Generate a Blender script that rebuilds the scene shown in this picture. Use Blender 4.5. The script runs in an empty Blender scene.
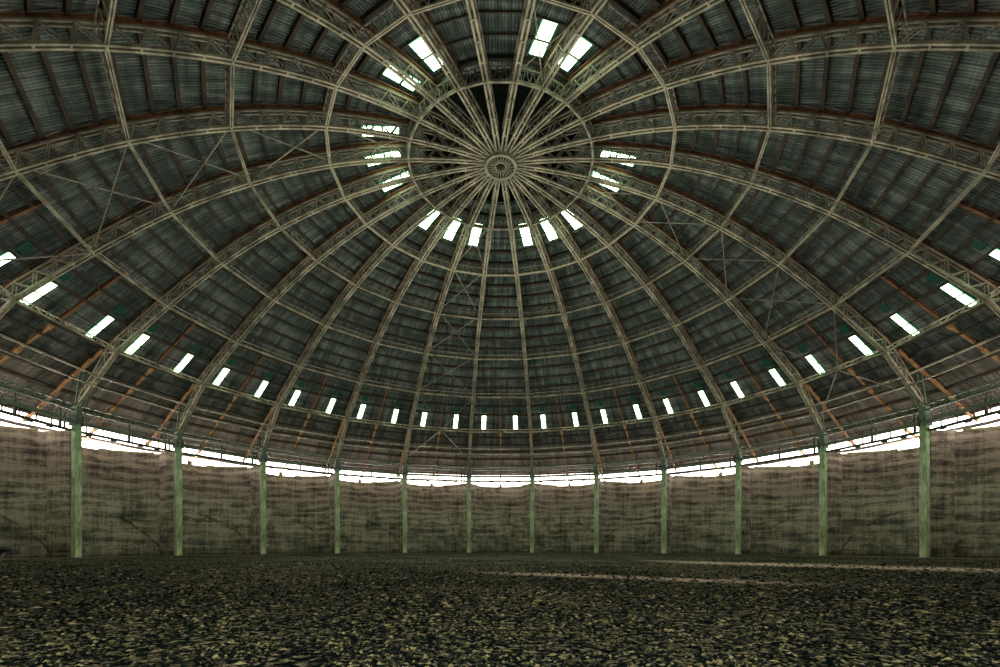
import bpy, math, random
from mathutils import Vector, Matrix, noise

random.seed(7)
R = 25.0          # radius of the column circle (m)
H = 0.026 * R     # camera height
CY = 0.987 * R    # dome centre, the camera stands near the wall at y = 0
N = 24
STEP = 2 * math.pi / N
HALF = STEP / 2
scene = bpy.context.scene
col = scene.collection

# ------------------------------------------------------------------ helpers
class MB:
    """collects boxes and bars, then links them as ONE mesh object"""
    def __init__(s):
        s.v = []; s.f = []
    def add(s, vs, fs):
        o = len(s.v); s.v += [tuple(p) for p in vs]
        s.f += [tuple(i + o for i in f) for f in fs]
    def bar(s, a, b, w, h=None, up=(0, 0, 1)):
        h = h or w
        a, b, up = Vector(a), Vector(b), Vector(up)
        d = b - a
        if d.length < 1e-6: return
        d.normalize()
        x = d.cross(up)
        if x.length < 1e-4: x = d.cross(Vector((1, 0, 0)))
        x.normalize(); y = x.cross(d)
        x *= w / 2; y *= h / 2
        s.add([a - x - y, a + x - y, a + x + y, a - x + y, b - x - y, b + x - y, b + x + y, b - x + y],
              [(0, 1, 2, 3), (7, 6, 5, 4), (0, 4, 5, 1), (1, 5, 6, 2), (2, 6, 7, 3), (3, 7, 4, 0)])
    def angle(s, a, b, w, t, up=(0, 0, 1)):
        """L-section steel angle"""
        a, b, up = Vector(a), Vector(b), Vector(up)
        d = (b - a)
        if d.length < 1e-6: return
        d.normalize(); x = d.cross(up)
        if x.length < 1e-4: x = d.cross(Vector((1, 0, 0)))
        x.normalize(); y = x.cross(d)
        s.bar(a + y * w / 2, b + y * w / 2, t, w, y)
        s.bar(a + x * w / 2, b + x * w / 2, w, t, y)
    def tube(s, pts, r, n=6, closed=False):
        pts = [Vector(p) for p in pts]; m = len(pts)
        rings = []
        for i, p in enumerate(pts):
            a = pts[(i - 1) % m] if (i or closed) else p
            b = pts[(i + 1) % m] if (i < m - 1 or closed) else p
            d = (b - a).normalized()
            x = d.cross(Vector((0, 0, 1)))
            if x.length < 1e-3: x = d.cross(Vector((1, 0, 0)))
            x.normalize(); y = x.cross(d)
            rings.append([p + (x * math.cos(t) + y * math.sin(t)) * r for t in [2 * math.pi * k / n for k in range(n)]])
        vs = [v for r_ in rings for v in r_]; fs = []
        for i in range(m if closed else m - 1):
            for k in range(n):
                a = i * n + k; b = i * n + (k + 1) % n
                c = ((i + 1) % m) * n + (k + 1) % n; d_ = ((i + 1) % m) * n + k
                fs.append((a, b, c, d_))
        if not closed:
            fs.append(tuple(range(n))[::-1]); fs.append(tuple((m - 1) * n + k for k in range(n)))
        s.add(vs, fs)
    def lathe(s, prof, c=(0, 0), n=48, close=True):
        m = len(prof); vs = []; fs = []
        for k in range(n):
            t = 2 * math.pi * k / n
            for r, z in prof: vs.append((c[0] + r * math.cos(t), c[1] + r * math.sin(t), z))
        for k in range(n):
            for i in range(m if close else m - 1):
                a = k * m + i; b = k * m + (i + 1) % m
                c2 = ((k + 1) % n) * m + (i + 1) % m; d = ((k + 1) % n) * m + i
                fs.append((a, d, c2, b))
        s.add(vs, fs)
    def build(s, name, m, parent=None, smooth=False):
        me = bpy.data.meshes.new(name); me.from_pydata(s.v, [], s.f); me.update()
        me.materials.append(m)
        if smooth:
            for p in me.polygons: p.use_smooth = True
        o = bpy.data.objects.new(name, me); col.objects.link(o)
        if parent: o.parent = parent
        return o

def tag(o, label=None, cat=None, group=None, kind=None):
    if label: o['label'] = label
    if cat: o['category'] = cat
    if group: o['group'] = group
    if kind: o['kind'] = kind
    return o

def empty(name, loc=(0, 0, 0), rz=0):
    o = bpy.data.objects.new(name, None); col.objects.link(o)
    o.location = loc; o.rotation_euler = (0, 0, rz); o.empty_display_size = .2
    return o

def copy_tree(o, parent=None):
    c = o.copy(); col.objects.link(c)
    if parent: c.parent = parent
    for ch in list(o.children): copy_tree(ch, c)
    return c

def Z(z): return z * R + H          # height in the camera's units -> metres above the floor
ORDS = ['first', 'second', 'third', 'fourth', 'fifth', 'sixth', 'seventh', 'eighth', 'ninth', 'tenth', 'eleventh', 'twelfth']
NUMW = ['leftmost', 'second', 'third', 'fourth', 'fifth', 'sixth', 'seventh', 'eighth', 'ninth', 'tenth', 'eleventh', 'rightmost']

# ------------------------------------------------------------------ materials
def mat(name):
    m = bpy.data.materials.new(name); m.use_nodes = True
    nt = m.node_tree; nt.nodes.clear()
    out = nt.nodes.new('ShaderNodeOutputMaterial'); b = nt.nodes.new('ShaderNodeBsdfPrincipled')
    nt.links.new(b.outputs[0], out.inputs[0])
    b.inputs['Specular IOR Level'].default_value = .12
    return m, nt, b
def nd(nt, t, **kw):
    n = nt.nodes.new(t)
    for k, v in kw.items():
        if k.startswith('i_'): n.inputs[k[2:].replace('_', ' ')].default_value = v
        else: setattr(n, k, v)
    return n
def ramp(nt, fac, stops, interp='LINEAR'):
    r = nt.nodes.new('ShaderNodeValToRGB'); r.color_ramp.interpolation = interp
    e = r.color_ramp.elements
    while len(e) < len(stops): e.new(.5)
    for i, (p, c) in enumerate(stops):
        e[i].position = p; e[i].color = (*c, 1) if len(c) == 3 else c
    nt.links.new(fac, r.inputs[0]); return r.outputs[0]
def coords(nt, scale=(1, 1, 1), kind='Object'):
    tc = nd(nt, 'ShaderNodeTexCoord'); mp = nd(nt, 'ShaderNodeMapping')
    mp.inputs['Scale'].default_value = scale
    nt.links.new(tc.outputs[kind], mp.inputs[0]); return mp.outputs[0]
def noise_tex(nt, vec, scale, detail=4, rough=.6, dist=0):
    n = nd(nt, 'ShaderNodeTexNoise'); n.inputs['Scale'].default_value = scale
    n.inputs['Detail'].default_value = detail; n.inputs['Roughness'].default_value = rough
    n.inputs['Distortion'].default_value = dist
    nt.links.new(vec, n.inputs['Vector']); return n.outputs['Fac']
def mix(nt, fac, a, b, mode='MIX'):
    m = nd(nt, 'ShaderNodeMix', data_type='RGBA', blend_type=mode)
    for i, v in ((0, fac), (6, a), (7, b)):
        if isinstance(v, (int, float)): m.inputs[i].default_value = v
        elif isinstance(v, tuple): m.inputs[i].default_value = (*v, 1)
        else: nt.links.new(v, m.inputs[i])
    return m.outputs[2]
def mth(nt, op, a, b=0, c=0):
    m = nd(nt, 'ShaderNodeMath', operation=op)
    for i, v in ((0, a), (1, b), (2, c)):
        if isinstance(v, (int, float)): m.inputs[i].default_value = v
        else: nt.links.new(v, m.inputs[i])
    return m.outputs[0]
def bump(nt, b, h, strength, dist=.02):
    n = nd(nt, 'ShaderNodeBump'); n.inputs['Strength'].default_value = strength
    n.inputs['Distance'].default_value = dist
    nt.links.new(h, n.inputs['Height']); nt.links.new(n.outputs[0], b.inputs['Normal'])

def steel(name, c1, c2, rust, amt=.5, rough=.55, metal=.15):
    m, nt, b = mat(name)
    v = coords(nt)
    base = ramp(nt, noise_tex(nt, v, .9, 6, .7), [(.38, c1), (.64, c2)])
    k = ramp(nt, noise_tex(nt, v, 2.7, 6, .7), [(amt, (0, 0, 0)), (min(amt + .18, 1), (1, 1, 1))])
    c = mix(nt, k, base, rust)
    nt.links.new(c, b.inputs['Base Color'])
    b.inputs['Roughness'].default_value = rough; b.inputs['Metallic'].default_value = metal
    return m
M = {}
M['steel'] = steel('weathered_khaki_steel', (.10, .096, .07), (.33, .31, .22), (.10, .065, .04), .58)
M['steel_web'] = steel('dull_web_steel', (.11, .108, .08), (.27, .26, .19), (.09, .06, .035), .60)
M['rust'] = steel('rust_red_steel', (.09, .046, .022), (.22, .105, .05), (.03, .022, .016), .52, .75, 0)
M['purlin'] = steel('dark_rusty_purlin', (.018, .018, .014), (.045, .033, .021), (.13, .06, .025), .63, .8, 0)
M['rust_daylit'] = steel('daylit_rusted_steel', (.24, .135, .06), (.38, .24, .11), (.08, .045, .025), .54, .75, 0)  # rust of the lower rafters, eave daylight mixed into its colour
M['green_steel'] = steel('green_painted_steel', (.045, .075, .05), (.085, .125, .08), (.07, .05, .03), .66, .6, 0)
M['dark_steel'] = steel('dark_green_steel', (.018, .03, .023), (.04, .055, .04), (.04, .03, .02), .66, .6, 0)

def roof_mat():
    m, nt, b = mat('corrugated_roof_sheet')
    tc = nd(nt, 'ShaderNodeTexCoord'); sp = nd(nt, 'ShaderNodeSeparateXYZ')
    nt.links.new(tc.outputs['Object'], sp.inputs[0])
    # corrugations run up the slope: 0.13 m pitch across local x
    w = mth(nt, 'SINE', mth(nt, 'MULTIPLY', sp.outputs[0], 2 * math.pi / .13))
    streak = noise_tex(nt, coords(nt, (2.2, .22, .22)), 1.6, 5, .65, .3)
    cross = noise_tex(nt, coords(nt, (.25, 2.6, 2.6)), 1.0, 5, .7, .4)
    blot = noise_tex(nt, coords(nt), .55, 4, .6)
    f = mth(nt, 'ADD', mth(nt, 'MULTIPLY', streak, .45), mth(nt, 'MULTIPLY', cross, .35))
    f = mth(nt, 'ADD', f, mth(nt, 'MULTIPLY', blot, .2))
    c = ramp(nt, f, [(.38, (.014, .022, .020)), (.49, (.065, .086, .076)), (.58, (.17, .20, .175)), (.68, (.38, .41, .35))])
    groove = ramp(nt, w, [(0, (.45, .45, .45)), (.5, (1, 1, 1))])
    c = mix(nt, .8, c, groove, 'MULTIPLY')
    # pinkish daylight on the sheets near the eave, painted into their colour
    ed = ramp(nt, mth(nt, 'DIVIDE', sp.outputs[1], 26.0), [(.945, (0, 0, 0)), (1.0, (.75, .75, .75))])
    eave_glow = ramp(nt, f, [(.40, (.16, .14, .12)), (.58, (.50, .43, .37))])
    c = mix(nt, mth(nt, 'MULTIPLY', ed, .8), c, eave_glow)
    # a few pale scuffs
    sc = noise_tex(nt, coords(nt, (3, .8, .8)), 1.5, 3, .5)
    k = ramp(nt, sc, [(.74, (0, 0, 0)), (.78, (1, 1, 1))])
    c = mix(nt, mth(nt, 'MULTIPLY', k, .55), c, (.34, .37, .32))
    nt.links.new(c, b.inputs['Base Color'])
    b.inputs['Roughness'].default_value = .6
    bump(nt, b, w, .9, .03)
    return m
M['roof'] = roof_mat()

def wall_mat():
    m, nt, b = mat('stained_shuttered_concrete')
    at = nd(nt, 'ShaderNodeAttribute', attribute_name='UVMap', attribute_type='GEOMETRY')
    uv = nd(nt, 'ShaderNodeUVMap'); uv.uv_map = 'UVMap'
    sp = nd(nt, 'ShaderNodeSeparateXYZ'); nt.links.new(uv.outputs[0], sp.inputs[0])   # x: metres along wall, y: metres up
    oi = nd(nt, 'ShaderNodeObjectInfo')
    off = mth(nt, 'MULTIPLY', oi.outputs['Random'], 57)
    cb = nd(nt, 'ShaderNodeCombineXYZ')
    nt.links.new(mth(nt, 'ADD', sp.outputs[0], off), cb.inputs[0]); nt.links.new(sp.outputs[1], cb.inputs[1])
    def mp(s):
        n = nd(nt, 'ShaderNodeMapping'); n.inputs['Scale'].default_value = s
        nt.links.new(cb.outputs[0], n.inputs[0]); return n.outputs[0]
    wob = noise_tex(nt, mp((.35, .6, 1)), 1, 4, .6)
    vv = mth(nt, 'ADD', sp.outputs[1], mth(nt, 'MULTIPLY', wob, 1.1))
    cours = ramp(nt, mth(nt, 'SINE', mth(nt, 'MULTIPLY', vv, 2 * math.pi / .62)), [(.0, (0, 0, 0)), (.35, (1, 1, 1))])
    hs = noise_tex(nt, mp((.20, 2.3, 1)), 1.0, 7, .75, .9)
    vs = noise_tex(nt, mp((3.2, .22, 1)), 1.0, 6, .7, .3)
    bl = noise_tex(nt, mp((.7, .7, 1)), 1.0, 6, .65)
    fine = noise_tex(nt, mp((6, 6, 1)), 1.0, 4, .7)
    f = mth(nt, 'ADD', mth(nt, 'MULTIPLY', hs, .36), mth(nt, 'MULTIPLY', vs, .20))
    f = mth(nt, 'ADD', f, mth(nt, 'MULTIPLY', bl, .29)); f = mth(nt, 'ADD', f, mth(nt, 'MULTIPLY', fine, .15))
    f = mth(nt, 'ADD', f, mth(nt, 'MULTIPLY', mth(nt, 'MULTIPLY', cours, mth(nt, 'ADD', .3, mth(nt, 'DIVIDE', sp.outputs[1], 6))), .042))
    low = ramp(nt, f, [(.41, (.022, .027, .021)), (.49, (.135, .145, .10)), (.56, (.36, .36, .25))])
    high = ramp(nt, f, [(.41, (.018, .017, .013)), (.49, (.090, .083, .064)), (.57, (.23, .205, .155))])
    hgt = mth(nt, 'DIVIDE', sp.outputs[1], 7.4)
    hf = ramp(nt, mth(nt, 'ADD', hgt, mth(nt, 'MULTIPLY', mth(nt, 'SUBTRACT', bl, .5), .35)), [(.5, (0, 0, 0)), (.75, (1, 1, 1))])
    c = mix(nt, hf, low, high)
    # tide mark of the old heap: a dark arc with a paler lip
    arc = mth(nt, 'SUBTRACT', 3.3, mth(nt, 'MULTIPLY', mth(nt, 'POWER', mth(nt, 'ABSOLUTE', sp.outputs[0]), 2), .115))
    dd = mth(nt, 'SUBTRACT', mth(nt, 'ADD', sp.outputs[1], mth(nt, 'MULTIPLY', mth(nt, 'SUBTRACT', bl, .5), .8)), arc)
    line = ramp(nt, mth(nt, 'ABSOLUTE', dd), [(.02, (1, 1, 1)), (.16, (0, 0, 0))])
    patchy = ramp(nt, noise_tex(nt, mp((.3, .3, 1)), 1.3, 3), [(.4, (0, 0, 0)), (.55, (1, 1, 1))])
    lf = mth(nt, 'MULTIPLY', mth(nt, 'MULTIPLY', line, patchy), .75)
    c = mix(nt, lf, c, (.012, .014, .012))
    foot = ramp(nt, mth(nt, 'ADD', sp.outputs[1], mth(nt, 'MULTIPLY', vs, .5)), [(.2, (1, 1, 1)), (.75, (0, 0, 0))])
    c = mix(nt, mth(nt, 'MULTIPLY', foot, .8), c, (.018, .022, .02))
    nt.links.new(c, b.inputs['Base Color']); b.inputs['Roughness'].default_value = .9
    bump(nt, b, f, .8, .25)
    return m
M['wall'] = wall_mat()

def column_mat():
    m, nt, b = mat('green_painted_concrete')
    v = coords(nt, (1, 1, .35))
    f = noise_tex(nt, v, 3.0, 6, .7)
    c = ramp(nt, f, [(.32, (.11, .16, .095)), (.5, (.33, .43, .26)), (.66, (.60, .68, .45))])
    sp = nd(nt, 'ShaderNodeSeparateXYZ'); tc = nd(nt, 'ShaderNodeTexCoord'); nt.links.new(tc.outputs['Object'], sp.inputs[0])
    h = ramp(nt, mth(nt, 'DIVIDE', sp.outputs[2], 8.0), [(.05, (1.0, 1.0, .85)), (.5, (.9, .95, .9)), (1, (.42, .55, .45))])  # paler lit foot and darker top: light painted into the green
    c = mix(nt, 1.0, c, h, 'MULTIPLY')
    nt.links.new(c, b.inputs['Base Color']); b.inputs['Roughness'].default_value = .75
    bump(nt, b, f, .4, .05)
    return m
M['column'] = column_mat()

def floor_mat():
    m, nt, b = mat('dark_gravelly_ground'); b.inputs['Specular IOR Level'].default_value = 0
    v = coords(nt)
    n1 = noise_tex(nt, v, 16, 5, .62, .8)
    n2 = noise_tex(nt, v, 60, 3, .6)
    big = noise_tex(nt, v, .25, 4, .6)
    f = mth(nt, 'ADD', mth(nt, 'MULTIPLY', n1, .8), mth(nt, 'MULTIPLY', n2, .2))
    f = mth(nt, 'ADD', f, mth(nt, 'MULTIPLY', mth(nt, 'SUBTRACT', big, .5), .16))
    c = ramp(nt, f, [(.46, (.003, .005, .005)), (.51, (.014, .019, .016)), (.55, (.085, .083, .052)), (.61, (.25, .23, .14))])
    # pinkish streaks of light across the ground, painted as pale strips
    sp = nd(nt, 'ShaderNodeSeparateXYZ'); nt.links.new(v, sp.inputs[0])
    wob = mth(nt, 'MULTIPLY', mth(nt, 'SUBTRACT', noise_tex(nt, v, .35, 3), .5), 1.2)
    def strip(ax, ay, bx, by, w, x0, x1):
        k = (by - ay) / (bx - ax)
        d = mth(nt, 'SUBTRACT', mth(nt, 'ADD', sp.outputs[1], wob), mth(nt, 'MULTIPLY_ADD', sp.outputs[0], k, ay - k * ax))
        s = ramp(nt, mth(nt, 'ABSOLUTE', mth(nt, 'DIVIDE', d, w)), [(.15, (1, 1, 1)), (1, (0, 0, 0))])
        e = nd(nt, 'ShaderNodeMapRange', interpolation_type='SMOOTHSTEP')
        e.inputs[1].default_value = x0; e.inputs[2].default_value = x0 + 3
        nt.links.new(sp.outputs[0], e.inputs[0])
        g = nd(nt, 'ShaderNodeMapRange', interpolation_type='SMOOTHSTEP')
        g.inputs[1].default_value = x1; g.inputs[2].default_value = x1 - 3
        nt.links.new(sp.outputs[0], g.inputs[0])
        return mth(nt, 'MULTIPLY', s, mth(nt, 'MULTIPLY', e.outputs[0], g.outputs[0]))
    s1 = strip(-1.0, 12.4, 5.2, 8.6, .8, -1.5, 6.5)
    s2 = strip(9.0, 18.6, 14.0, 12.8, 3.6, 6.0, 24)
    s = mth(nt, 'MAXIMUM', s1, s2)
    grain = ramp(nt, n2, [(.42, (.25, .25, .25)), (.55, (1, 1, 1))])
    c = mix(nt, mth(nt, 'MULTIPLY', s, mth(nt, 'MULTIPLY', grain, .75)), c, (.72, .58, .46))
    nt.links.new(c, b.inputs['Base Color']); b.inputs['Roughness'].default_value = .9
    bump(nt, b, f, .6, .08)
    return m
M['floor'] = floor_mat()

def clod_mat():
    m, nt, b = mat('crumbled_clods'); b.inputs['Specular IOR Level'].default_value = 0
    g = nd(nt, 'ShaderNodeNewGeometry')
    c = ramp(nt, g.outputs['Random Per Island'], [(0, (.002, .004, .004)), (.5, (.008, .012, .011)), (.68, (.045, .046, .028)), (.88, (.125, .12, .062)), (1, (.28, .255, .13))])
    nt.links.new(c, b.inputs['Base Color']); b.inputs['Roughness'].default_value = .95
    return m
M['clod'] = clod_mat()

def glow(name, col_, s, base=(.8, .9, .85)):
    m, nt, b = mat(name)
    n = noise_tex(nt, coords(nt), 2.0, 3)
    c = ramp(nt, n, [(.3, tuple(x * .9 for x in col_)), (.7, col_)])
    nt.links.new(c, b.inputs['Emission Color']); b.inputs['Emission Strength'].default_value = s
    b.inputs['Base Color'].default_value = (*base, 1)
    return m
M['pane'] = glow('daylit_fibreglass_pane', (.72, 1.0, .62), 8)
M['pane_edge'] = glow('green_fibreglass_edge', (.05, .42, .20), .55, (.05, .2, .1))
M['green_pane'] = glow('dull_green_fibreglass', (.006, .085, .055), .10, (.01, .045, .03))
def plain(name, c, rough=.7):
    m, nt, b = mat(name)
    f = noise_tex(nt, coords(nt), 5, 4)
    nt.links.new(ramp(nt, f, [(.3, tuple(x * .6 for x in c)), (.7, c)]), b.inputs['Base Color'])
    b.inputs['Roughness'].default_value = rough
    return m
M['drum_shade'] = plain('black_shade_lining', (.008, .011, .011), .95)  # shade inside the unlit crown drum, put in as black colour
M['plastic'] = plain('black_plastic', (.012, .016, .017), .5)
M['kerb'] = plain('olive_stained_kerb', (.20, .19, .10), .9)

# ------------------------------------------------------------------ profiles (radius, height in units of R)
inner = [(.034, .790), (.188, .780), (.339, .752), (.488, .701), (.629, .632), (.763, .545), (.894, .449)]
foot = (1.0, .322)
raft = [(0, .817), (.191, .807), (.346, .778), (.498, .726), (.642, .6555), (.775, .566), (.912, .466), (1.0, .404), (1.06, .361), (1.12, .3135), (1.195, .268)]
def interp(tab, r):
    # smooth (Catmull-Rom in the table) height at radius r
    for i in range(len(tab) - 1):
        if r <= tab[i + 1][0] or i == len(tab) - 2:
            x0, y0 = tab[i]; x1, y1 = tab[i + 1]
            m0 = (y1 - tab[i - 1][1]) / (x1 - tab[i - 1][0]) if i else (y1 - y0) / (x1 - x0) * .3
            m1 = (tab[i + 2][1] - y0) / (tab[i + 2][0] - x0) if i < len(tab) - 2 else (y1 - y0) / (x1 - x0)
            h = x1 - x0; t = (r - x0) / h
            return (2*t**3-3*t*t+1)*y0 + (t**3-2*t*t+t)*h*m0 + (-2*t**3+3*t*t)*y1 + (t**3-t*t)*h*m1
def zin(r): return interp(inner, r)
def zra(r): return interp(raft, r)
def P(r, zz, x=0): return Vector((x, r * R, Z(zz)))     # point in a bay's own frame: +y radial
def normal(fn, r):
    e = .004; t = Vector((0, 2 * e, fn(r + e) - fn(r - e))).normalized()
    return Vector((0, -t.z, t.y))
RINGS = [i[0] for i in inner[1:]]            # six ring radii
CEN = (0, CY, 0)
DEPTH = .0235 * R

# ------------------------------------------------------------------ arched trusses
nodes = []
for i in range(len(inner) - 1):
    n = 4
    for k in range(n):
        r = inner[i][0] + (inner[i + 1][0] - inner[i][0]) * k / n
        nodes.append(r)
nodes.append(inner[-1][0])
node_p = [P(r, zin(r)) for r in nodes]; node_n = [normal(zin, min(max(r, .04), .888)) for r in nodes]
# the leg below the lowest ring
e0 = P(*inner[-1]); e1 = P(*foot)
legn = Vector((0, .77, .64))
for k in range(1, 5):
    t = k / 4
    node_p.append(e0.lerp(e1, t)); node_n.append(legn)
def dep(i): 
    L = len(node_p) - 1
    if i > L - 4: return DEPTH * (1 - (i - (L - 4)) / 4 * .75)
    return DEPTH
top_p = [p + n * dep(i) for i, (p, n) in enumerate(zip(node_p, node_n))]
mid_top = [(top_p[i] + top_p[i + 1]) / 2 for i in range(len(top_p) - 1)]
WX = .088
def make_truss():
    root = empty('arched_truss', CEN)
    b = MB(); t = MB()
    for i in range(len(node_p) - 1):
        for s in (-1, 1):
            o = Vector((s * WX, 0, 0))
            b.bar(node_p[i] + o, node_p[i + 1] + o, .085, .085, node_n[i])
    for i, p in enumerate(node_p):
        b.bar(p - Vector((.13, 0, 0)), p + Vector((.13, 0, 0)), .075, .11, node_n[i])
    b.build('bottom_chord', M['steel'], root)
    for i in range(len(mid_top) - 1):
        for s in (-1, 1):
            o = Vector((s * WX, 0, 0))
            t.bar(mid_top[i] + o, mid_top[i + 1] + o, .06, .06, node_n[i])
    t.build('top_chord', M['steel_web'], root)
    w = MB()
    for i in range(len(mid_top)):
        for s in (-1, 1):
            o = Vector((s * WX, 0, 0))
            w.bar(node_p[i] + o, mid_top[i] + o, .04); w.bar(mid_top[i] + o, node_p[i + 1] + o, .04)
        w.bar(mid_top[i] - Vector((WX, 0, 0)), mid_top[i] + Vector((WX, 0, 0)), .05)
    # stubs that carry the rafter
    for i in range(0, len(mid_top) - 2, 4):
        p = mid_top[i]; r = p.y / R
        w.bar(p, P(r + .002, zra(r + .002)), .04)
    w.build('web_lattice', M['steel_web'], root)
    f = MB()
    for s in (-1, 1):
        f.bar(P(1.0, .315, s * .13), P(.985, .405, s * .13), .07)
        f.bar(P(.985, .325, s * .13), P(.955, .37, s * .13), .05)
    for z in (.335, .355, .375): f.bar(P(.995, z, -.13), P(.995, z, .13), .04)
    f.bar(P(1.0, .29), P(1.0, .327), .42, .35)
    f.build('foot_strut', M['green_steel'], root)
    return root

def make_rafter(r0, r1, w, h, material, name):
    m = MB(); k = 0; r = r0
    pts = []
    n = max(4, int((r1 - r0) / .03))
    for i in range(n + 1):
        rr = r0 + (r1 - r0) * i / n
        pts.append(P(rr, zra(rr)))
    for a, b_ in zip(pts, pts[1:]):
        m.bar(a, b_, w, .03); 
        off = Vector((0, 0, .5 * h)); m.bar(a + off, b_ + off, .04, h)
        m.bar(a + 2 * off, b_ + 2 * off, w, .03)
    return m

truss = make_truss()
mr = make_rafter(.17, .93, .16, .15, M['rust'], 'rafter'); mr.build('rafter', M['rust'], truss)
mr = make_rafter(.93, 1.145, .16, .15, M['rust_daylit'], 'rafter'); mr.build('rafter_tail', M['rust_daylit'], truss)
ks = [k + .5 for k in range(-12, 12)]       # k > 0 on the left of the picture
TRUSSES = {}
for n_, k in enumerate(sorted(ks, key=lambda q: abs(q))):
    o = truss if n_ == 0 else copy_tree(truss)
    o.rotation_euler.z = k * STEP
    TRUSSES[k] = o
    if abs(k) < 6:
        c = int(5.5 - k)
        nm = NUMW[c] + (' column' if c in (0, 11) else ' column from the left')
        lab = 'khaki steel lattice truss arching from the ' + nm + ' to the hub'
    else:
        side = 'leftmost' if k > 0 else 'rightmost'
        q = int(abs(k) - 5.5)
        lab = 'steel lattice truss arching overhead, %s one above the %s column\'s truss' % (ORDS[q - 1], side)
    tag(o, lab, 'roof truss', 'arched trusses radiating from the hub')

# ------------------------------------------------------------------ mid-bay rafters (lower half of the dome only)
mr = make_rafter(.775, .92, .13, .12, M['rust'], 'x'); 
raf = empty('bay_rafter', CEN)
mr.build('upper_length', M['rust'], raf)
mr = make_rafter(.92, 1.192, .14, .13, M['rust_daylit'], 'x')
for q in (.93, 1.0, 1.06, 1.12):
    p = P(q, zra(q)); mr.bar(p - Vector((0, .12, -.09 - .0)), p + Vector((0, .12, -.06)), .22, .12)
mr.build('lower_length', M['rust_daylit'], raf)
br = MB()
pe = P(1.188, .272)
br.bar(pe + Vector((-.35, 0, -.05)), pe + Vector((.35, 0, -.05)), .2, .12); br.bar(pe + Vector((0, 0, -.1)), pe + Vector((0, 0, .35)), .18, .3)
br.build('end_bracket', M['dark_steel'], raf)
for j in range(0, 24):
    jj = j if j <= 12 else j - 24
    o = raf if j == 0 else copy_tree(raf)
    o.rotation_euler.z = jj * STEP
    if abs(jj) <= 5:
        c = 5 - jj   # between column c and c+1 (0-based)
        lab = 'rusty rafter coming down between the %s and %s columns%s' % (NUMW[c], NUMW[c + 1], ' from the left' if 0 < c < 10 else '')
    elif abs(jj) == 12:
        lab = 'rusty rafter coming down behind the viewpoint'
    else:
        q = abs(jj) - 6
        lab = 'rusty rafter low in the roof, %s one outside the %s column' % (ORDS[q], 'leftmost' if jj > 0 else 'rightmost')
    tag(o, lab, 'rafter', 'rusty rafters in the middle of the bays')

# ------------------------------------------------------------------ ring girders
c7, s7 = math.cos(HALF), math.sin(HALF)
RLAB = ['closest around the hub', 'second out from the hub', 'third out from the hub', 'fourth out from the hub', 'fifth out from the hub, above the low skylights', 'sixth out from the hub, under the low skylights']
def seg_pts(r, zz):
    """ends of the straight segment of a bay, in the bay's frame"""
    x = r * R * s7; y = r * R * c7
    return Vector((-x, y, Z(zz))), Vector((x, y, Z(zz)))
for i, r in enumerate(RINGS):
    root = empty('ring_girder', CEN)
    tag(root, 'many-sided steel ring girder tying the trusses, ' + RLAB[i], 'ring girder', 'ring girders of the dome')
    a, b_ = seg_pts(r, zin(r) if i < 5 else inner[-1][1])
    n = normal(zin, min(r, .888))
    at, bt = a + n * DEPTH * .92, b_ + n * DEPTH * .92
    n3 = n * .001
    ch = MB()
    if i == 5:
        ch.bar(a, b_, .085, .085, n)
        at, bt = a + Vector((0, .12, .30)), b_ + Vector((0, .12, .30))
    elif i == 0:
        ch.bar(a, b_, .10, .10, n)
    else:
        rad = Vector((0, n.z, -n.y))
        ch.bar(a - rad * .035, b_ - rad * .035, .06, .09, n); ch.bar(a + rad * .045, b_ + rad * .045, .05, .05, n)
    chord = ch.build('beam', M['steel'], root)
    lt = MB()
    lt.bar(at, bt, .06 if i == 5 else .05)
    q = {0: 4, 1: 6}.get(i, 8)
    for k in range(q):
        u0, u1 = k / q, (k + 1) / q; um = (u0 + u1) / 2
        lt.bar(a.lerp(b_, u0), at.lerp(bt, um), .035); lt.bar(at.lerp(bt, um), a.lerp(b_, u1), .035)
    if i == 5:   # props from the middle of the girder up to the bay rafter
        mp_ = (a + b_) / 2
        rr = mp_.y / R + .022
        for dx in (-.55, 0, .55): lt.bar(mp_ + Vector((dx, 0, .05)), P(rr, zra(rr), 0), .06)
    lt.build('lattice', M['steel_web'] if i < 5 else M['steel'], chord)
    proto = chord
    for j in range(1, 24):
        cc = copy_tree(proto, root); cc.rotation_euler.z = j * STEP

# two thin pipes that circle the foot of the roof
for r, zz, lab in ((.934, .392, 'upper of the two thin pipes circling low under the roof'), (.952, .373, 'lower of the two thin pipes circling low under the roof')):
    m = MB()
    pts = []
    for j in range(24):
        a_ = (j + .5) * STEP
        pts.append(Vector((-r * R * math.sin(a_), r * R * math.cos(a_), Z(zz))))
    m.tube(pts, .05, 6, True)
    o = m.build('ring_pipe', M['steel'], None); o.location = CEN
    tag(o, lab, 'pipe', 'ring pipes under the roof')

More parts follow.
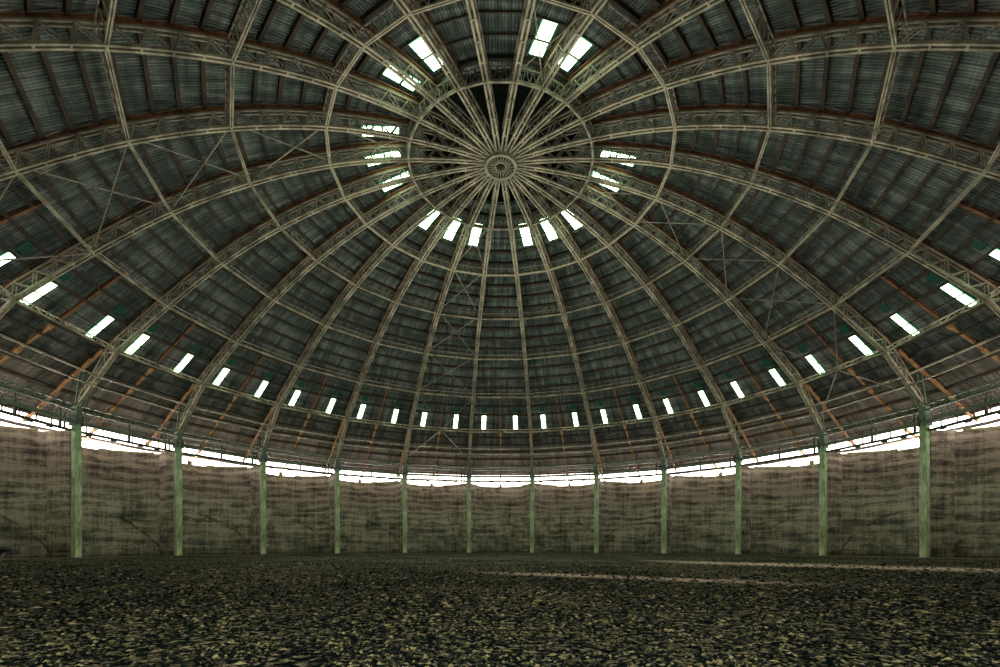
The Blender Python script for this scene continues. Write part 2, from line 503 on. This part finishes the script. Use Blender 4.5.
# ------------------------------------------------------------------ cross braces: every sixth bay
def rib_pt(side, r): 
    x = side * r * R * s7
    return Vector((x, r * R * c7, Z(zin(r) if r < .89 else inner[-1][1])))
BR_BAY = {-5: 'between the tenth and eleventh columns', 1: 'between the fifth and sixth columns', 7: 'high on the left side', -11: 'just above the hub'}
BR_BAY[-5] = 'toward the rightmost column'; BR_BAY[1] = 'left of the centre line'
lev = ['first', 'second', 'third', 'fourth', 'fifth']
for jj, where in BR_BAY.items():
    for i in range(5):
        r0, r1 = RINGS[i], RINGS[i + 1]
        m = MB()
        up = Vector((0, .3, 1))
        lift = Vector((0, 0, .16))
        if i < 4:
            m.angle(rib_pt(-1, r0) + lift, rib_pt(1, r1) + lift, .04, .01, up); m.angle(rib_pt(1, r0) + lift * 1.5, rib_pt(-1, r1) + lift * 1.5, .04, .01, up)
            shape = 'thin crossed rods'
        else:
            mp_ = (rib_pt(-1, r1) + rib_pt(1, r1)) / 2
            m.angle(rib_pt(-1, r0), mp_, .045, .01, up); m.angle(rib_pt(1, r0), mp_, .045, .01, up)
            shape = 'thin rods meeting in a V'
        o = m.build('cross_brace', M['steel_web'], None); o.location = CEN; o.rotation_euler.z = jj * STEP
        tag(o, '%s, %s ring gap from hub, %s' % (shape, lev[i], where), 'brace', 'diagonal braces between trusses')
    m = MB()
    mp_ = (rib_pt(-1, .894) + rib_pt(1, .894)) / 2
    for s in (-1, 1): m.angle(mp_, P(.965, .36, s * R * .965 * s7 * .93), .045, .01)
    o = m.build('cross_brace', M['steel'], None); o.location = CEN; o.rotation_euler.z = jj * STEP
    tag(o, 'two thin rods spreading below the lowest ring girder, bay ' + where, 'brace', 'diagonal braces between trusses')

# ------------------------------------------------------------------ hub at the crown
hub = empty('crown_hub', (0, CY, Z(.783)))
tag(hub, 'round steel wheel hub at the crown where all trusses meet', 'hub')
def hub_mb(prof): 
    m = MB(); m.lathe(prof, n=48); return m
hub_mb([(.70, -.02), (.84, -.02), (.84, .45), (.70, .45)]).build('rim', M['steel_web'], hub)
hub_mb([(.24, .02), (.30, .02), (.30, .4), (.24, .4)]).build('inner_ring', M['steel'], hub)
pm = MB(); pm.bar((0, .29, .12), (0, .71, .12), .045, .2)
pl = pm.build('spoke_plate', M['steel'], hub)
for k in range(1, 24):
    c = pl.copy(); col.objects.link(c); c.parent = hub; c.rotation_euler.z = k * STEP
pm = MB(); pm.lathe([(.0, .30), (.10, .30), (.10, .5), (0, .5)], n=16); pm.build('centre_boss', M['dark_steel'], hub)

# ------------------------------------------------------------------ roof: one sector of sheeting per bay, with its purlins
pur = [.165]
for i in range(len(RINGS) - 1):
    for k in range(4): pur.append(RINGS[i] + .004 + (RINGS[i + 1] - RINGS[i]) * k / 4)
pur[-1:] = [.8645]
pur += [.897, .930, .958, .99, 1.022, 1.055, 1.088]
def zsh(r): return zra(r) + .0145
def sheet_mesh():
    m = MB()
    edge = .158
    rs = [edge] + pur[1:] + [1.11, 1.132]
    for a, b_ in zip(rs, rs[1:]):
        lap = .035
        for (r0, z0, r1, z1) in ((a, zsh(a), b_ + .003, zsh(b_ + .003) - .0012),):
            x0, x1 = r0 * R * s7, r1 * R * s7; y0, y1 = r0 * R * c7, r1 * R * c7
            m.add([(-x0, y0, Z(z0)), (x0, y0, Z(z0)), (x1, y1, Z(z1)), (-x1, y1, Z(z1))], [(0, 1, 2, 3)])
    return m
ceil = sheet_mesh().build('ceiling', M['roof'], None)
ceil.location = CEN; ceil['kind'] = 'structure'
for r in pur[1:] + [1.125, 1.165]:
    m = MB(); n = normal(zra, r)
    a, b_ = seg_pts(r, zra(r) + .0088)
    if abs(r - .897) < .002 or abs(r - .248) < .024:      # lighter purlin where the skylights lie
        m.bar(a + n * .07, b_ + n * .07, .05, .05, n)
    else:
        m.bar(a, b_, .075, .17, n)
        m.bar(a - n * .085, b_ - n * .085, .15, .02, n)
    m.build('purlin', M['purlin'], ceil)
for j in range(1, 24):
    o = copy_tree(ceil); o.rotation_euler.z = j * STEP

# ventilator drum closing the crown, coloured black for its shade
m = MB(); rr = .160 * R
z0, z1 = Z(zsh(.158)) - .05, Z(.817) + 2.2
m.lathe([(rr, z0), (rr + .06, z0), (rr + .06, z1 + .06), (0.001, z1 + .5), (0.001, z1 + .44), (rr, z1)], n=24)
o = m.build('ceiling', M['drum_shade'], None); o.location = CEN; o['kind'] = 'structure'

# ------------------------------------------------------------------ skylights
def slope_patch(r0, r1, az, w, lift):
    """flat panel lying just under the sheeting, in the bay's frame (az in radians from the bay's middle)"""
    out = []
    c = (r0 + r1) / 2 * R
    xc = c * math.sin(az)
    k = xc / (c * c7)
    for r, s in ((r0, -1), (r0, 1), (r1, 1), (r1, -1)):
        n = normal(zra, r); y = r * R * c7
        z = Z(zsh(r))
        out.append(Vector((k * y + s * w / 2, y, z)) - n * lift)
    return out
def panel(r0, r1, az, w, lift, th, name, m, parent):
    q = slope_patch(r0, r1, az, w, lift); d = [p + Vector((0, 0, th)) for p in q]
    mb = MB(); mb.add(q + d, [(0, 1, 2, 3), (7, 6, 5, 4), (0, 4, 5, 1), (1, 5, 6, 2), (2, 6, 7, 3), (3, 7, 4, 0)])
    return mb.build(name, m, parent)
def skylight(j, r0, r1, az, w, lab, group, patch=None, cut=.52):
    root = empty('skylight', CEN, j * STEP)
    panel(r0 - .002, r1 + .002, az, w + .10, .03, .015, 'edge', M['pane_edge'], root)
    rm = r0 + (r1 - r0) * cut
    panel(r0, rm - .0015, az, w, .05, .015, 'pane', M['pane'], root)
    panel(rm + .0015, r1, az, w, .05, .015, 'pane', M['pane'], root)
    if patch: panel(patch[0], patch[1], az + patch[2], w * 1.2, .04, .012, 'green_panel', M['green_pane'], root)
    tag(root, lab, 'skylight', group)
low = math.radians(4.25)
for jj in range(-8, 9):
    for s in (1, -1):     # s=+1: towards the picture's left
        if abs(jj) <= 5:
            c = 5 - jj
            side = 'left' if s > 0 else 'right'
            lab = 'narrow bright low skylight, %s one of pair between %s and %s columns%s' % (side, NUMW[c], NUMW[c + 1], '' if c in (0, 10) else ' from left')
        else:
            sd = 'leftmost' if jj > 0 else 'rightmost'
            q = (abs(jj) - 6) * 2 + (1 if (s > 0) == (jj > 0) else 0)
            lab = 'slanting bright low skylight, %s one beyond the %s column\'s truss' % (ORDS[q], sd)
        skylight(jj, .868, .926, math.radians(-4.2 if s > 0 else 4.8 if jj >= 6 else 3.7), .38, lab, 'low row of skylights', (.842, .860, 0), .55)
UP = {-1: (6, 0), -2: (6, 0), -3: (6, 0), -5: 0, -6: 0, -10: 0, -11: 0, 1: 0, 2: 0, 3: 0, 5: 0, 6: 0, 7: 0, 9: 0, 10: 0}
ULAB = {1: 'first left of the centre line below the hub', 2: 'second left of the centre line below the hub', 3: 'third left of the centre line below the hub',
        5: 'lowest of three left of the hub', 6: 'middle of three left of the hub', 7: 'topmost of three left of the hub, behind a truss',
        9: 'lower left of the two above left of the hub', 10: 'upper right of the two above left of the hub',
        -1: 'first right of the centre line below the hub', -2: 'second right of the centre line below the hub', -3: 'third right of the centre line below the hub',
        -5: 'lower of two right of the hub', -6: 'upper of two right of the hub, behind a truss', -10: 'right of the two above right of the hub', -11: 'left of the two above right of the hub'}
for jj in UP:
    r0_, r1_ = {1: (.229, .297), 2: (.229, .297), 3: (.229, .294), 5: (.212, .282), 6: (.212, .282), 7: (.208, .277), 9: (.205, .264), 10: (.202, .263), 11: (.202, .264)}[abs(jj)]
    off = {1: .5, 2: 2, 3: 2.5, 5: 3, 6: 2.7, 7: 2.5, 9: 2.5, 10: 1.7, 11: 2}[abs(jj)]
    skylight(jj, r0_, r1_, math.radians(off) * (1 if jj > 0 else -1), .56, 'bright white skylight pane, ' + ULAB[jj], 'skylights around the hub', None, .45)

# ------------------------------------------------------------------ concrete columns
def make_column():
    root = empty('concrete_column', CEN)
    sh = MB(); zt = Z(.294)
    y0 = R
    nseg = 9
    for k in range(nseg):
        za, zb = zt * k / nseg, zt * (k + 1) / nseg - .012
        w = .40 + .008 * (k % 2); d = .26
        sh.add([(-w/2, y0 - d/2, za), (w/2, y0 - d/2, za), (w/2, y0 + d/2, za), (-w/2, y0 + d/2, za),
                (-w/2, y0 - d/2, zb + .012), (w/2, y0 - d/2, zb + .012), (w/2, y0 + d/2, zb + .012), (-w/2, y0 + d/2, zb + .012)],
               [(3, 2, 1, 0), (4, 5, 6, 7), (0, 1, 5, 4), (1, 2, 6, 5), (2, 3, 7, 6), (3, 0, 4, 7)])
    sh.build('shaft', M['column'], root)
    b = MB(); b.bar((0, y0, 0), (0, y0, .04), .50, .40, (0, 1, 0)); b.build('base', M['kerb'], root)
    c = MB(); c.bar((0, y0, zt), (0, y0, zt + .08), .5, .45, (0, 1, 0))
    for s in (-1, 1): c.bar((s * .2, y0, zt - .3), (s * .2, y0, zt + .3), .08, .5, (0, 1, 0))
    c.build('cap_plate', M['dark_steel'], root)
    return root
colp = make_column()
for c in range(12):
    k = 5.5 - c
    o = colp if c == 0 else copy_tree(colp)
    o.rotation_euler.z = k * STEP
    nm = ('leftmost' if c == 0 else 'rightmost' if c == 11 else NUMW[c] + ' from the left')
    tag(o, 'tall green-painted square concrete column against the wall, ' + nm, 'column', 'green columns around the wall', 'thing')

# ------------------------------------------------------------------ scalloped wall bays
WO, WS = .055, .135
def wall_bay():
    hc = (1 + WO) * R * s7; s = WS * R; mid = (1 + WO) * R * c7
    Rr = (hc * hc + s * s) / (2 * s); cy = mid + s - Rr
    a0 = math.asin(min(1, hc / Rr))
    if s > Rr: a0 = math.pi - a0
    return hc, cy, Rr, a0
def make_wall():
    hc, cy, Rr, a0 = wall_bay()
    zt = Z(.2715)
    n = 36; rows = 1
    path = [(-.18, R + .2, 0)]          # short return behind the column
    pts = []
    A = Vector((-R * s7 * 1.0, R * c7)); 
    pts.append(Vector((-(R + .15) * s7, (R + .15) * c7)))
    for i in range(n + 1):
        a = -a0 + 2 * a0 * i / n
        pts.append(Vector((Rr * math.sin(a), cy + Rr * math.cos(a))))
    pts.append(Vector(((R + .15) * s7, (R + .15) * c7)))
    L = [0]
    for a, b_ in zip(pts, pts[1:]): L.append(L[-1] + (b_ - a).length)
    tot = L[-1]
    me = bpy.data.meshes.new('wall'); vs = []; fs = []; uvs = []
    T = .22
    m = len(pts)
    outp = []
    for i, p in enumerate(pts):
        a = pts[max(i - 1, 0)]; b_ = pts[min(i + 1, m - 1)]
        d = (b_ - a).normalized(); outp.append(p + Vector((-d.y, d.x)) * T)
    for P_, zz in ((pts, 0), (pts, zt), (outp, 0), (outp, zt)):
        for p in P_: vs.append((p.x, p.y, zz))
    for i in range(m - 1):
        fs.append((i, i + 1, m + i + 1, m + i)); uvs.append([(L[i] - tot/2, 0), (L[i+1] - tot/2, 0), (L[i+1] - tot/2, zt), (L[i] - tot/2, zt)])
        fs.append((m + i, m + i + 1, 3*m + i + 1, 3*m + i)); uvs.append([(L[i] - tot/2, zt), (L[i+1] - tot/2, zt), (L[i+1] - tot/2, zt + T), (L[i] - tot/2, zt + T)])
        fs.append((2*m + i + 1, 2*m + i, 3*m + i, 3*m + i + 1)); uvs.append([(L[i+1] - tot/2, 0), (L[i] - tot/2, 0), (L[i] - tot/2, zt), (L[i+1] - tot/2, zt)])
    me.from_pydata(vs, [], fs); uvl = me.uv_layers.new(name='UVMap'); k = 0
    for poly, u in zip(me.polygons, uvs):
        for q in u: uvl.data[k].uv = q; k += 1
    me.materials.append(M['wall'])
    for p in me.polygons: p.use_smooth = False
    return me, pts
wall_me, wall_pts = make_wall()
def wall_name(j):
    return 'wall_back' if abs(j) <= 2 else 'wall_front' if abs(j) >= 10 else ('wall_left' if j > 0 else 'wall_right')
for j in range(-11, 13):
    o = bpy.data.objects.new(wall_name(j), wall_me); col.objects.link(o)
    o.location = CEN; o.rotation_euler.z = j * STEP; o['kind'] = 'structure'
    # raised last course over part of the bay
    m = MB(); zt = Z(.2715)
    ii = range(4, 14) if j < 0 else range(23, 34)
    if j == 0: ii = list(range(4, 9)) + list(range(28, 34))
    for i in ii:
        a, b_ = wall_pts[i], wall_pts[i + 1]
        m.bar((a.x * 1.0, a.y + .1, zt + .05), (b_.x, b_.y + .1, zt + .05), .2, .12)
    c = m.build('coping', M['kerb'], o)

# kerb between the columns
kb = MB(); a, b_ = seg_pts(1.0, 0); 
a.z = b_.z = .02; a.y += .25; b_.y += .25; kb.bar(a, b_, .3, .04)
kerb = kb.build('trim_1', M['kerb'], None); kerb.location = CEN; kerb['kind'] = 'structure'; 
for j in range(-6, 7):
    if j == 0: continue
    c = kerb.copy(); col.objects.link(c); c.rotation_euler.z = j * STEP; c.name = 'trim_%d' % (j + 8 if j < 0 else j + 7)

# ------------------------------------------------------------------ catwalk sections between the column heads
def make_catwalk():
    root = empty('catwalk', CEN)
    def seg(r, z): return seg_pts(r, z)
    def ins(a, b_, t=.03): return a.lerp(b_, t), b_.lerp(a, t)
    m = MB()
    a, b_ = ins(*seg(.998, .331)); c, d = ins(*seg(1.0, .318))
    m.bar(a, b_, .08); m.bar(c, d, .11, .09)
    q = 10
    for k in range(q):
        u0, u1 = k / q, (k + 1) / q
        m.bar(a.lerp(b_, u0), c.lerp(d, (u0 + u1) / 2), .04); m.bar(c.lerp(d, (u0 + u1) / 2), a.lerp(b_, u1), .04)
    m.build('top_girder', M['green_steel'], root)
    m = MB(); a, b_ = ins(*seg(.992, .289), .02); m.bar(a, b_, .12, .19)
    m.build('middle_beam', M['green_steel'], root)
    m = MB(); a1, b1 = ins(*seg(1.012, .2725), .02); m.bar(a1, b1, .16, .13)
    for u in (.12, .35, .62, .8): 
        p = a1.lerp(b1, u); m.bar(p - Vector((.16, 0, .1)), p + Vector((.16, 0, -.1)), .12, .1)
    m.build('deck_beam', M['dark_steel'], root)
    m = MB(); a2, b2 = ins(*seg(1.012, .3075), .04); m.bar(a2, b2, .035)
    m.build('hand_rail', M['dark_steel'], root)
    for u, w in ((.1, .05), (.25, .05), (.40, .05), (.50, .11), (.535, .05), (.68, .05), (.82, .05), (.90, .11), (.945, .08)):
        m = MB(); p = a1.lerp(b1, u); q_ = a2.lerp(b2, u); m.bar(p, Vector((p.x, p.y, q_.z)), w, w)
        if w > .1: m.bar(p, Vector((p.x, p.y, Z(.322))), .06)
        m.build('post', M['dark_steel'], root)
    return root
cw = make_catwalk()
for j in range(-6, 7):
    o = cw if j == -6 else copy_tree(cw)
    o.rotation_euler.z = j * STEP
    if abs(j) <= 5:
        c = 5 - j
        lab = 'green steel catwalk section with thin railing between the %s and %s columns%s' % (NUMW[c], NUMW[c + 1], '' if c in (0, 10) else ' from left')
    else: lab = 'green steel catwalk section with thin railing outside the %s column' % ('leftmost' if j > 0 else 'rightmost')
    tag(o, lab, 'catwalk', 'catwalk around the wall top')

# ------------------------------------------------------------------ floor, clods
m = MB(); n = 96; RF = 1.2 * R
vs = [(0, CY, 0)] + [(RF * math.cos(2 * math.pi * k / n), CY + RF * math.sin(2 * math.pi * k / n), 0) for k in range(n)]
m.add(vs, [(0, k + 1, (k + 1) % n + 1) for k in range(n)])
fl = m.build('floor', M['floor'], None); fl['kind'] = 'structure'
m = MB()
base = [(1, 0, 0), (-1, 0, 0), (0, 1, 0), (0, -1, 0), (0, 0, 1), (0, 0, -.6)]
tri = [(0, 2, 4), (2, 1, 4), (1, 3, 4), (3, 0, 4), (2, 0, 5), (1, 2, 5), (3, 1, 5), (0, 3, 5)]
for _ in range(64000):
    y = 1 / (1 / 1.9 - random.random() ** .8 * (1 / 1.9 - 1 / 36.0))
    x = random.uniform(-1.12, 1.12) * y
    g = noise.noise(Vector((x * 2.1, y * 2.1, 0))) + .6 * noise.noise(Vector((x * 7, y * 7, 3)))
    if random.random() > .6 + g * 1.1: continue
    s = random.choice((.006, .008, .011, .015)) * random.uniform(.7, 1.3) * (.6 + .16 * min(y, 12))
    rz = random.uniform(0, 6.28); cr, sr = math.cos(rz), math.sin(rz)
    vv = []
    ex = random.uniform(.8, 2.2)
    for p in base:
        q = Vector((p[0] * ex, p[1], p[2] * .7)) * random.uniform(.7, 1.2) * s
        vv.append((x + q.x * cr - q.y * sr, y + q.x * sr + q.y * cr, q.z + s * .2))
    m.add(vv, tri)
cl = m.build('gravel', M['clod'], None)
tag(cl, 'pale and dark crumbs scattered over the near ground', 'gravel', None, 'stuff')

# ------------------------------------------------------------------ black tub at the left edge
ty = 8.0; tx = (-28 - 500.6) * ty / 478
tub = empty('plastic_tub', (tx, ty, 0))
tag(tub, 'black tapered tub with thick rim, cut off by the left edge of the photo', 'tub')
m = MB(); m.lathe([(.001, 0.0), (.20, .0), (.405, .60), (.37, .60), (.18, .04), (.001, .04)], n=40); m.build('body', M['plastic'], tub, True)
m = MB(); m.lathe([(.34, .575), (.45, .575), (.47, .60), (.47, .635), (.45, .66), (.36, .66), (.34, .64)], n=40); m.build('rim', M['plastic'], tub, False)

# ------------------------------------------------------------------ camera
cam = bpy.data.cameras.new('camera'); co = bpy.data.objects.new('camera', cam); col.objects.link(co)
co.location = (0, 0, H); co.rotation_euler = (math.radians(90), 0, 0)
cam.sensor_fit = 'HORIZONTAL'; cam.sensor_width = 36; cam.lens = 478 * 36 / 1000
cam.shift_x = -.0006; cam.shift_y = (546.8 - 333.5) / 1000
cam.clip_end = 300; cam.clip_start = .05
scene.camera = co

# ------------------------------------------------------------------ light
w = bpy.data.worlds.new('sky'); scene.world = w; w.use_nodes = True
bg = w.node_tree.nodes['Background']; bg.inputs[0].default_value = (1.0, .88, .79, 1); bg.inputs[1].default_value = 7.5
def area(name, loc, rot, size, power, colr, shape='DISK'):
    l = bpy.data.lights.new(name, 'AREA'); l.shape = shape; l.size = size; l.energy = power; l.color = colr
    o = bpy.data.objects.new(name, l); col.objects.link(o); o.location = loc; o.rotation_euler = rot; return o
area('ground_bounce', (0, CY, 1.5), (math.pi, 0, 0), 18, 3200, (.95, 1.0, .80))
area('crown_fill', (0, CY, Z(.70)), (0, 0, 0), 9, 2400, (.93, 1.0, .84))  # added downward fill below the hub that lights the floor
area('rear_fill', (0, -2.2, 3.0), (math.radians(100), 0, 0), 4, 500, (1.0, .97, .85))  # added fill lamp behind the camera; no doorway is built there
for j in range(-8, 9):       # daylight that the outside ground throws up through the open eaves
    a_ = j * STEP
    l = bpy.data.lights.new('eave_daylight', 'AREA'); l.shape = 'RECTANGLE'; l.size = 4.6; l.size_y = .35; l.energy = 800; l.color = (1.0, .84, .74)
    o = bpy.data.objects.new('eave_daylight', l); col.objects.link(o)
    rr = 1.165 * R
    o.location = (-rr * math.sin(a_), CY + rr * math.cos(a_), Z(.2715) + .12)
    o.rotation_euler = (math.radians(180 + 30), 0, a_)
scene.view_settings.view_transform = 'Standard'
scene.view_settings.look = 'None'
scene.view_settings.exposure = 0.0
